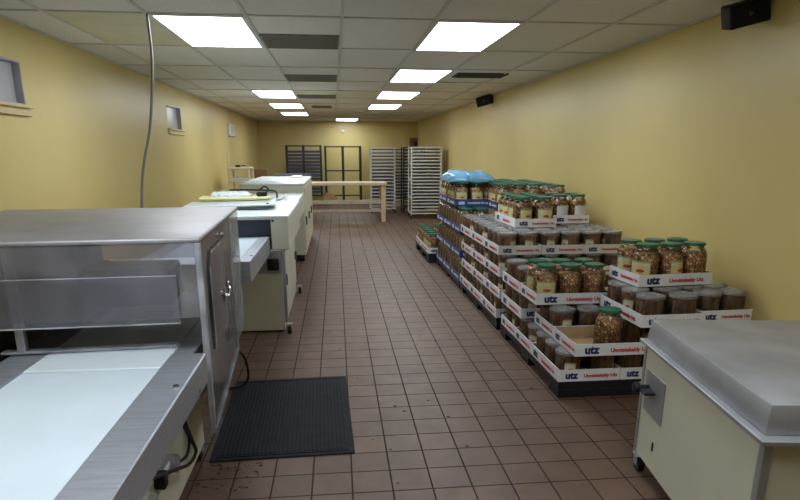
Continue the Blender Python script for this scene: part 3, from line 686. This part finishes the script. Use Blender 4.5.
# printed words
def text_mesh(s, size, off, shear=0):
    c = bpy.data.curves.new('txt', 'FONT'); c.body = s; c.size = size; c.offset = off; c.extrude = .0006; c.shear = shear; c.resolution_u = 3
    o = bpy.data.objects.new('txt', c); COL.objects.link(o)
    dg = bpy.context.evaluated_depsgraph_get(); me = bpy.data.meshes.new_from_object(o.evaluated_get(dg))
    bpy.data.objects.remove(o); return me
WM, SL = {}, {}
for key, ink in (('w', 'inknavy'), ('b', 'inkwhite')):
    me = text_mesh('utz', .078, .0042); me.materials.clear(); me.materials.append(M[ink]); WM[key] = me
    me = text_mesh('Unmistakably Utz', .0385, .0018); me.materials.clear(); me.materials.append(M['inkred' if key == 'w' else 'inkwhite']); SL[key] = me
TRIM = .085
def tray(x, y, z, w, d, lb, col='w', faces='fl', rim=TRIM, rz=0):
    t = empty('cardboard_tray', (x, y, z), rz, lb, 'tray', {'w': 'white product trays', 'b': 'blue product trays'}[col])
    q = MB(); th = .006
    q.box(0, w, 0, d, 0, .005); q.box(0, w, 0, th, .005, rim); q.box(0, w, d-th, d, .005, rim); q.box(0, th, th, d-th, .005, rim); q.box(w-th, w, th, d-th, .005, rim)
    outm = M['tray'] if col == 'w' else M['bluetray']
    def mf(p):
        c, n = p.center, p.normal
        if n.z > .5 and c.z < .01: return 1
        if abs(n.x) > .5 and .004 < c.x < w-.004: return 1
        if abs(n.y) > .5 and .004 < c.y < d-.004: return 1
        return 0
    q.build('card_box', [outm, M['kraft']], t, smooth=0, matfn=mf)
    def put(me, name, loc, rz, s):
        o = bpy.data.objects.new(name, me); COL.objects.link(o); o.parent = t; o.location = loc; o.rotation_euler = (PI/2, 0, rz); o.scale = (s, s, 1)
    def line(L, fx):
        s = min(1.0, L/.50); zc = (rim-.052*s)/2
        for me, name, off, zz in ((WM[col], 'wordmark', .055, zc+.002), (SL[col], 'slogan', .205, zc+.008)):
            if fx == 'f': put(me, name, (off*s*L/.5/s if L > .5 else off*s, -.0008, zz), 0, s)
            else: put(me, name, (-.0008, d-(off*s*L/.5/s if L > .5 else off*s), zz), -PI/2, s)
    if 'f' in faces: line(w, 'f')
    if 'l' in faces: line(d, 'l')
    return t
ORDX = {1: [''], 2: ['left', 'right'], 3: ['left', 'centre', 'right'], 4: ['far left', 'left', 'right', 'far right'], 5: ['leftmost', 'second', 'third', 'fourth', 'rightmost']}
ORDY = {1: [''], 2: ['front', 'back'], 3: ['front', 'middle', 'back'], 4: ['front', 'second-row', 'third-row', 'back'], 5: ['front', 'second-row', 'third-row', 'fourth-row', 'back']}
SHORT = {'jar': 'green-lidded pretzel jar', 'wjar': 'green-lidded white-label jar', 'rjar': 'green-lidded pretzel jar', 'tub': 'clear-lidded pretzel tub', 'tubn': 'clear-lidded pretzel tub'}
def put_item(kind, x, y, z, rz, lb, grp):
    o = copy_tree(PROTO[kind]); o.location = (x, y, z)
    for ch in o.children:
        if ch.name.startswith('paper_label'): ch.rotation_euler = (0, 0, rz)
    o['label'] = lb; o['group'] = grp
    return o
rr = random.Random(11)
def fill(kind, x, y, z, w, d, nx, ny, where, grp, only=None, rots=None, trz=0):
    R_ = TR if kind.startswith('tub') else JR
    for j in range(ny):
        for i in range(nx):
            if only and not only(i, j): continue
            px = .0065+R_+(i*(w-.013-2*R_)/(nx-1) if nx > 1 else (w-.013-2*R_)/2)
            py = .0065+R_+(j*(d-.013-2*R_)/(ny-1) if ny > 1 else (d-.013-2*R_)/2)
            px, py = x+px*math.cos(trz)-py*math.sin(trz), y+px*math.sin(trz)+py*math.cos(trz)
            k = kind
            if kind == 'tub' and (i*3+j*5+int(x*37)) % 3: k = 'tubn'
            pos = (ORDY[ny][j]+' '+ORDX[nx][i]).strip()
            rz = rots[(i, j)] if rots and (i, j) in rots else rr.uniform(-1.7, .9)
            put_item(k, px, py, z+.0055, rz, SHORT[kind]+', '+pos+' of '+where, grp)
def pallet(x0, x1, y0, y1, h, lb):
    t = empty('black_pallet', ((x0+x1)/2, (y0+y1)/2, 0), 0, lb, 'pallet', 'black plastic pallets')
    w, d = (x1-x0)/2, (y1-y0)/2
    MB().box(-w, w, -d, d, h-.055, h-.001, .006).build('deck', M['black'], t)
    for y in (-d, -.09, d-.18):
        MB().box(-w+.004, w-.004, y+.004, y+.176, 0, h-.0555, .004).build('runner', M['black'], t)
    return t
G = dict(group=None)
# ---- nearest stack (A)
pallet(1.475, 2.81, 3.70, 5.20, .12, 'black pallet under the nearest pretzel stack')
def TT(x, y, z, w, d, lb, wh, kind, nx, ny, faces='fl', col='w', only=None, rots=None, rz=0):
    tray(x, y, z, w, d, lb, col, faces, rz=rz)
    if kind: fill(kind, x, y, z, w, d, nx, ny, wh, ('tubs' if kind == 'tub' else 'jars')+' in the stacks', only, rots, rz)
def carton(x0, x1, y0, y1, z0, z1, lb):
    t = empty('carton', ((x0+x1)/2, (y0+y1)/2, z0), 0, lb, 'carton', 'plain cartons inside the stacks')
    w, d = (x1-x0)/2, (y1-y0)/2
    MB().box(-w, w, -d, d, 0, z1-z0, .006).build('body', M['kraft'], t)
FR = lambda i, j: j == 0
z1, z2, z3 = .121, .321, .522
TT(1.475, 3.70, z1, .435, .61, 'white printed tray on pallet, bottom tier, front aisle corner of nearest stack', 'bottom front aisle tray, nearest stack', 'tub', 2, 3, rots={(0, 0): -.2, (0, 1): -1.2, (1, 0): 1.2})
TT(1.915, 3.70, z1, .435, .61, 'white printed tray on pallet, bottom tier, second from aisle at front of nearest stack', 'bottom front second tray, nearest stack', 'tub', 2, 3, 'f')
TT(2.355, 3.70, z1, .435, .61, 'white printed tray on pallet, bottom tier, at the wall in nearest stack', 'bottom front wall tray, nearest stack', 'tub', 2, 3, 'f', only=FR)
TT(1.475, 4.32, z1, .435, .425, 'white printed tray, bottom tier, second along the aisle in nearest stack', 'second bottom aisle tray, nearest stack', 'tub', 2, 2)
TT(1.475, 4.755, z1, .435, .425, 'white printed tray, bottom tier, third along the aisle in nearest stack', 'third bottom aisle tray, nearest stack', 'tub', 2, 2)
carton(1.93, 2.78, 4.33, 5.18, .121, .315, 'plain brown carton inside the nearest stack behind its front bottom trays')
tray(1.555, 3.645, z2, .60, .42, 'white printed tray holding one lone jar, second tier front of nearest stack')
put_item('jar', 1.835, 3.775, z2+.0055, 2.4, 'green-lidded pretzel jar standing alone at front of half-empty tray, nearest stack', 'jars in the stacks')
put_item('tubn', 2.045, 3.90, z2+.0055, .5, 'clear-lidded pretzel tub right of the lone jar in half-empty tray, nearest stack', 'tubs in the stacks')
TT(2.165, 3.69, z2, .60, .42, 'white printed tray, second tier, front wall side of nearest stack', 'second-tier front wall tray, nearest stack', 'tub', 3, 2, 'f')
TT(1.555, 4.075, z2, .615, .425, 'white printed tray behind the half-empty tray, second tier of nearest stack', 'tray behind half-empty tray, nearest stack', 'tub', 3, 2, rots={(0, 0): .15, (1, 0): 1.2, (2, 0): 1.5})
TT(2.18, 4.125, z2, .60, .42, 'white tray, second tier, second row wall side of nearest stack', 'second-tier second-row wall tray, nearest stack', 'tub', 3, 2, '')
TT(1.475, 4.605, z2, .435, .60, 'white printed tray, second tier, rearmost along the aisle in nearest stack', 'second-tier rear aisle tray, nearest stack', 'tub', 2, 3, rots={(0, 0): 0, (1, 0): 1.6})
TT(1.480, 4.27, z3, .58, .40, 'white printed tray of six green-lidded jars, third tier of nearest stack', 'six-jar tray, nearest stack', 'jar', 3, 2, rots={(0, 0): -.25, (1, 0): 2.6, (2, 0): 2.6, (0, 1): -.5, (1, 1): 2.5, (2, 1): 2.5})
TT(1.475, 4.68, z3, .435, .52, 'white printed tray of tubs behind the six-jar tray, nearest stack', 'tray behind six-jar tray, nearest stack', 'tub', 2, 2)
a1, a2 = math.radians(1.5), math.radians(6)
TT(1.975, 3.60, z3, .435, .61, 'white printed tray of tubs, third tier wall side of nearest stack, left one', 'left tub tray under wall-side jars, nearest stack', 'tub', 2, 3, rots={(0, 0): .35, (1, 0): 1.9}, rz=a1)
TT(2.42, 3.665, z3, .385, .61, 'white printed tray of tubs, third tier at the wall in nearest stack, right one', 'right tub tray under wall-side jars, nearest stack', 'tub', 2, 3, 'f', rots={(0, 0): 2, (1, 0): 2}, rz=math.radians(2))
TT(2.100, 3.93, .7215, .58, .40, 'topmost white printed tray of six jars beside right wall, nearest stack', 'topmost six-jar tray at right wall, nearest stack', 'jar', 3, 2, rots={(0, 0): -.9, (1, 0): .45, (2, 0): 2.6, (0, 1): -.7, (1, 1): 2.6, (2, 1): 2.6}, rz=math.radians(5))
# ---- middle white stack (B)
pallet(1.475, 2.72, 5.35, 7.10, .12, 'black pallet under the middle stack of white trays')
TN = ('bottom', 'second', 'third', 'top')
CN = ('aisle-side', 'centre', 'wall-side')
for k in range(4):
    z = .121+.2005*k
    dx = (0, .012, .008, 0)[k]; dy = (.0, -.06, -.03, .0)[k]
    for j in range(3):
        y = 5.36+dy+j*(.585 if k else .575)
        nm = ('front', 'middle', 'rear')[j]
        TT(1.47+dx, y, z, .405, .572, 'white printed tray, %s tier, %s aisle side of the middle stack' % (TN[k], nm), '%s %s aisle tray, middle stack' % (TN[k], nm), 'tub', 2, 3, 'fl' if j == 0 else 'l')
    for c in (1, 2):
        TT(1.47+dx+.411*c, 5.36+dy, z, .405, .572, 'white printed tray, %s tier, front %s column of the middle stack' % (TN[k], CN[c]), '%s front %s tray, middle stack' % (TN[k], CN[c]), 'tub', 2, 3, 'f', only=FR if k < 3 else None)
for c in (1, 2):
    TT(1.47+.411*c, 5.945, .7225, .405, .59, 'white tray of tubs, top tier, second row %s column of the middle stack' % CN[c], 'top second-row %s tray, middle stack' % CN[c], 'tub', 2, 3, '')
    carton(1.885+.411*(c-1)+.012, 2.285+.411*(c-1)+.004, 5.95, 6.53, .121, .716, 'plain brown carton inside the middle stack, %s column' % CN[c])
zt = .121+.8025
TT(1.735, 5.76, zt, .415, .775, 'white printed tray of jars on top of the middle stack, aisle side', 'long top jar tray, middle stack', 'jar', 2, 4, rots={(0, 0): .3, (1, 0): -.1, (0, 1): -.6, (0, 2): -1, (0, 3): -1, (1, 1): .3})
TT(2.225, 6.06, zt, .392, .42, 'small white printed tray with white-label jars on top of middle stack, wall side', 'small top tray, middle stack', 'wjar', 2, 2, 'f', rots={(0, 0): .2, (0, 1): .2, (1, 0): .2, (1, 1): .2})
# ---- blue stack (D)
pallet(1.475, 2.72, 7.14, 8.88, .10, 'black pallet under the blue tray stack')
zb = [.101, .3955, .690, .9845]
for k in range(3):
    for j in range(3):
        nm = ('front', 'middle', 'rear')[j]
        TT(1.475, 7.14+j*.585, zb[k], .39, .578, 'navy blue tray, %s tier, %s aisle side of the blue stack' % (TN[k], nm), '%s %s aisle tray, blue stack' % (TN[k], nm), 'rjar', 2, 3, 'fl', 'b', rots={(i, q): 1.6 for i in range(2) for q in range(3)})
for j in range(2):
    nm = ('front', 'rear')[j]
    TT(1.475, 7.50+j*.60, zb[3], .39, .59, 'navy blue tray under the blue bag, top tier, %s aisle side of blue stack' % nm, 'top %s aisle tray, blue stack' % nm, 'jar', 2, 3, 'fl', 'b', rots={(0, 0): -.2, (1, 0): 0, (0, 1): -1.5, (0, 2): -1.5})
carton(1.895, 2.44, 6.56, 6.95, .121, .684, 'plain brown carton under the frontmost blue tray in the blue stack')
carton(1.88, 2.44, 7.12, 8.6, .101, .98, 'plain brown carton inside the blue stack behind its aisle-side trays')
carton(2.455, 2.70, 6.74, 7.09, .121, .98, 'plain brown carton at the wall inside the blue stack, nearer one')
carton(2.455, 2.70, 7.15, 8.6, .101, .98, 'plain brown carton at the wall inside the blue stack, farther one')
TT(1.87, 6.56, zb[2], .58, .392, 'navy blue tray, third tier, frontmost tray of the blue stack', 'third-tier frontmost tray, blue stack', 'jar', 3, 2, 'f', 'b')
for j in range(4):
    nm = ('front', 'second', 'third', 'rear')[j]
    TT(1.87, 6.98+j*.398, zb[3], .58, .392, 'navy blue tray, top tier, %s row centre column of the blue stack' % nm, 'top %s-row centre tray, blue stack' % nm, 'jar', 3, 2, 'fl', 'b', rots={(0, 0): -.3, (0, 1): -1.2})
    TT(2.455, 6.76+j*.398, zb[3], .205, .392, 'navy blue tray, top tier, %s row wall column of the blue stack' % nm, 'top %s-row wall tray, blue stack' % nm, 'jar', 1, 2, 'f', 'b')
q = MB(); q._merge(lump(56, 28, .19, .34, .115, 21)); q._merge(lump(56, 28, .24, .26, .105, 4), Matrix.Translation((.22, -.08, 0)))
o = q.build('plastic_bag', M['bag'], smooth=70); o.location = (1.56, 7.88, zb[3]+.294)
tag(o, 'light blue plastic bag lying on jar lids atop the blue stack', 'bag')
# ---- far low pallet (E)
pallet(1.36, 2.30, 8.95, 10.45, .145, 'black pallet at the far end of the stacks')
TT(1.36, 8.96, .146, .46, .70, 'white printed tray of jars on the far low pallet, nearer one', 'nearer tray, far low pallet', 'jar', 2, 3, 'fl')
TT(1.36, 9.68, .146, .46, .70, 'white printed tray of jars on the far low pallet, farther one', 'farther tray, far low pallet', 'jar', 2, 3, 'l')
for p in PROTO.values():
    for ch in list(p.children): bpy.data.objects.remove(ch)
    bpy.data.objects.remove(p)

GS = .88
TH_ROOM = math.radians(0.25); PIV = Vector((0, 5, 0)); RZ = Matrix.Rotation(TH_ROOM, 3, 'Z')
for o in list(COL.objects):
    if o.parent is None and (o.name.split('.')[0] in ('ceiling_light', 'ceiling_vent', 'wall_speaker', 'wall_vent_box', 'emergency_light', 'wall_cabinet', 'hanging_conduit', 'wood_plank') or (o.get('kind') == 'structure' and o.name != 'floor')):
        if o.name == 'hanging_conduit': continue
        o.location = PIV+RZ @ (o.location-PIV); o.rotation_euler.z += TH_ROOM
for o in list(COL.objects):
    if o.parent is None:
        o.location = o.location*GS; o.scale = o.scale*GS
# ------------------------------------------------------------------ camera, world, colour
cam = bpy.data.cameras.new('camera'); co = bpy.data.objects.new('camera', cam); COL.objects.link(co)
co.location = (0, 0, 1.6434*GS); co.rotation_euler = (PI/2-.26804, 0, -.10322)
cam.sensor_width = 36; cam.lens = 597.39/800*36; cam.shift_y = 66/800; cam.clip_start = .02
S.camera = co
wd = bpy.data.worlds.new('world'); S.world = wd; wd.use_nodes = True
wd.node_tree.nodes['Background'].inputs[0].default_value = (.02, .02, .022, 1)
vs = S.view_settings
vs.view_transform = 'Standard'; vs.look = 'None'; vs.gamma = 1; vs.use_curve_mapping = False; vs.exposure = 0.72
try:
    S.cycles.use_denoising = True; S.cycles.transparent_max_bounces = 24; S.cycles.max_bounces = 10; S.cycles.diffuse_bounces = 6; S.cycles.sample_clamp_indirect = 6
except Exception: pass
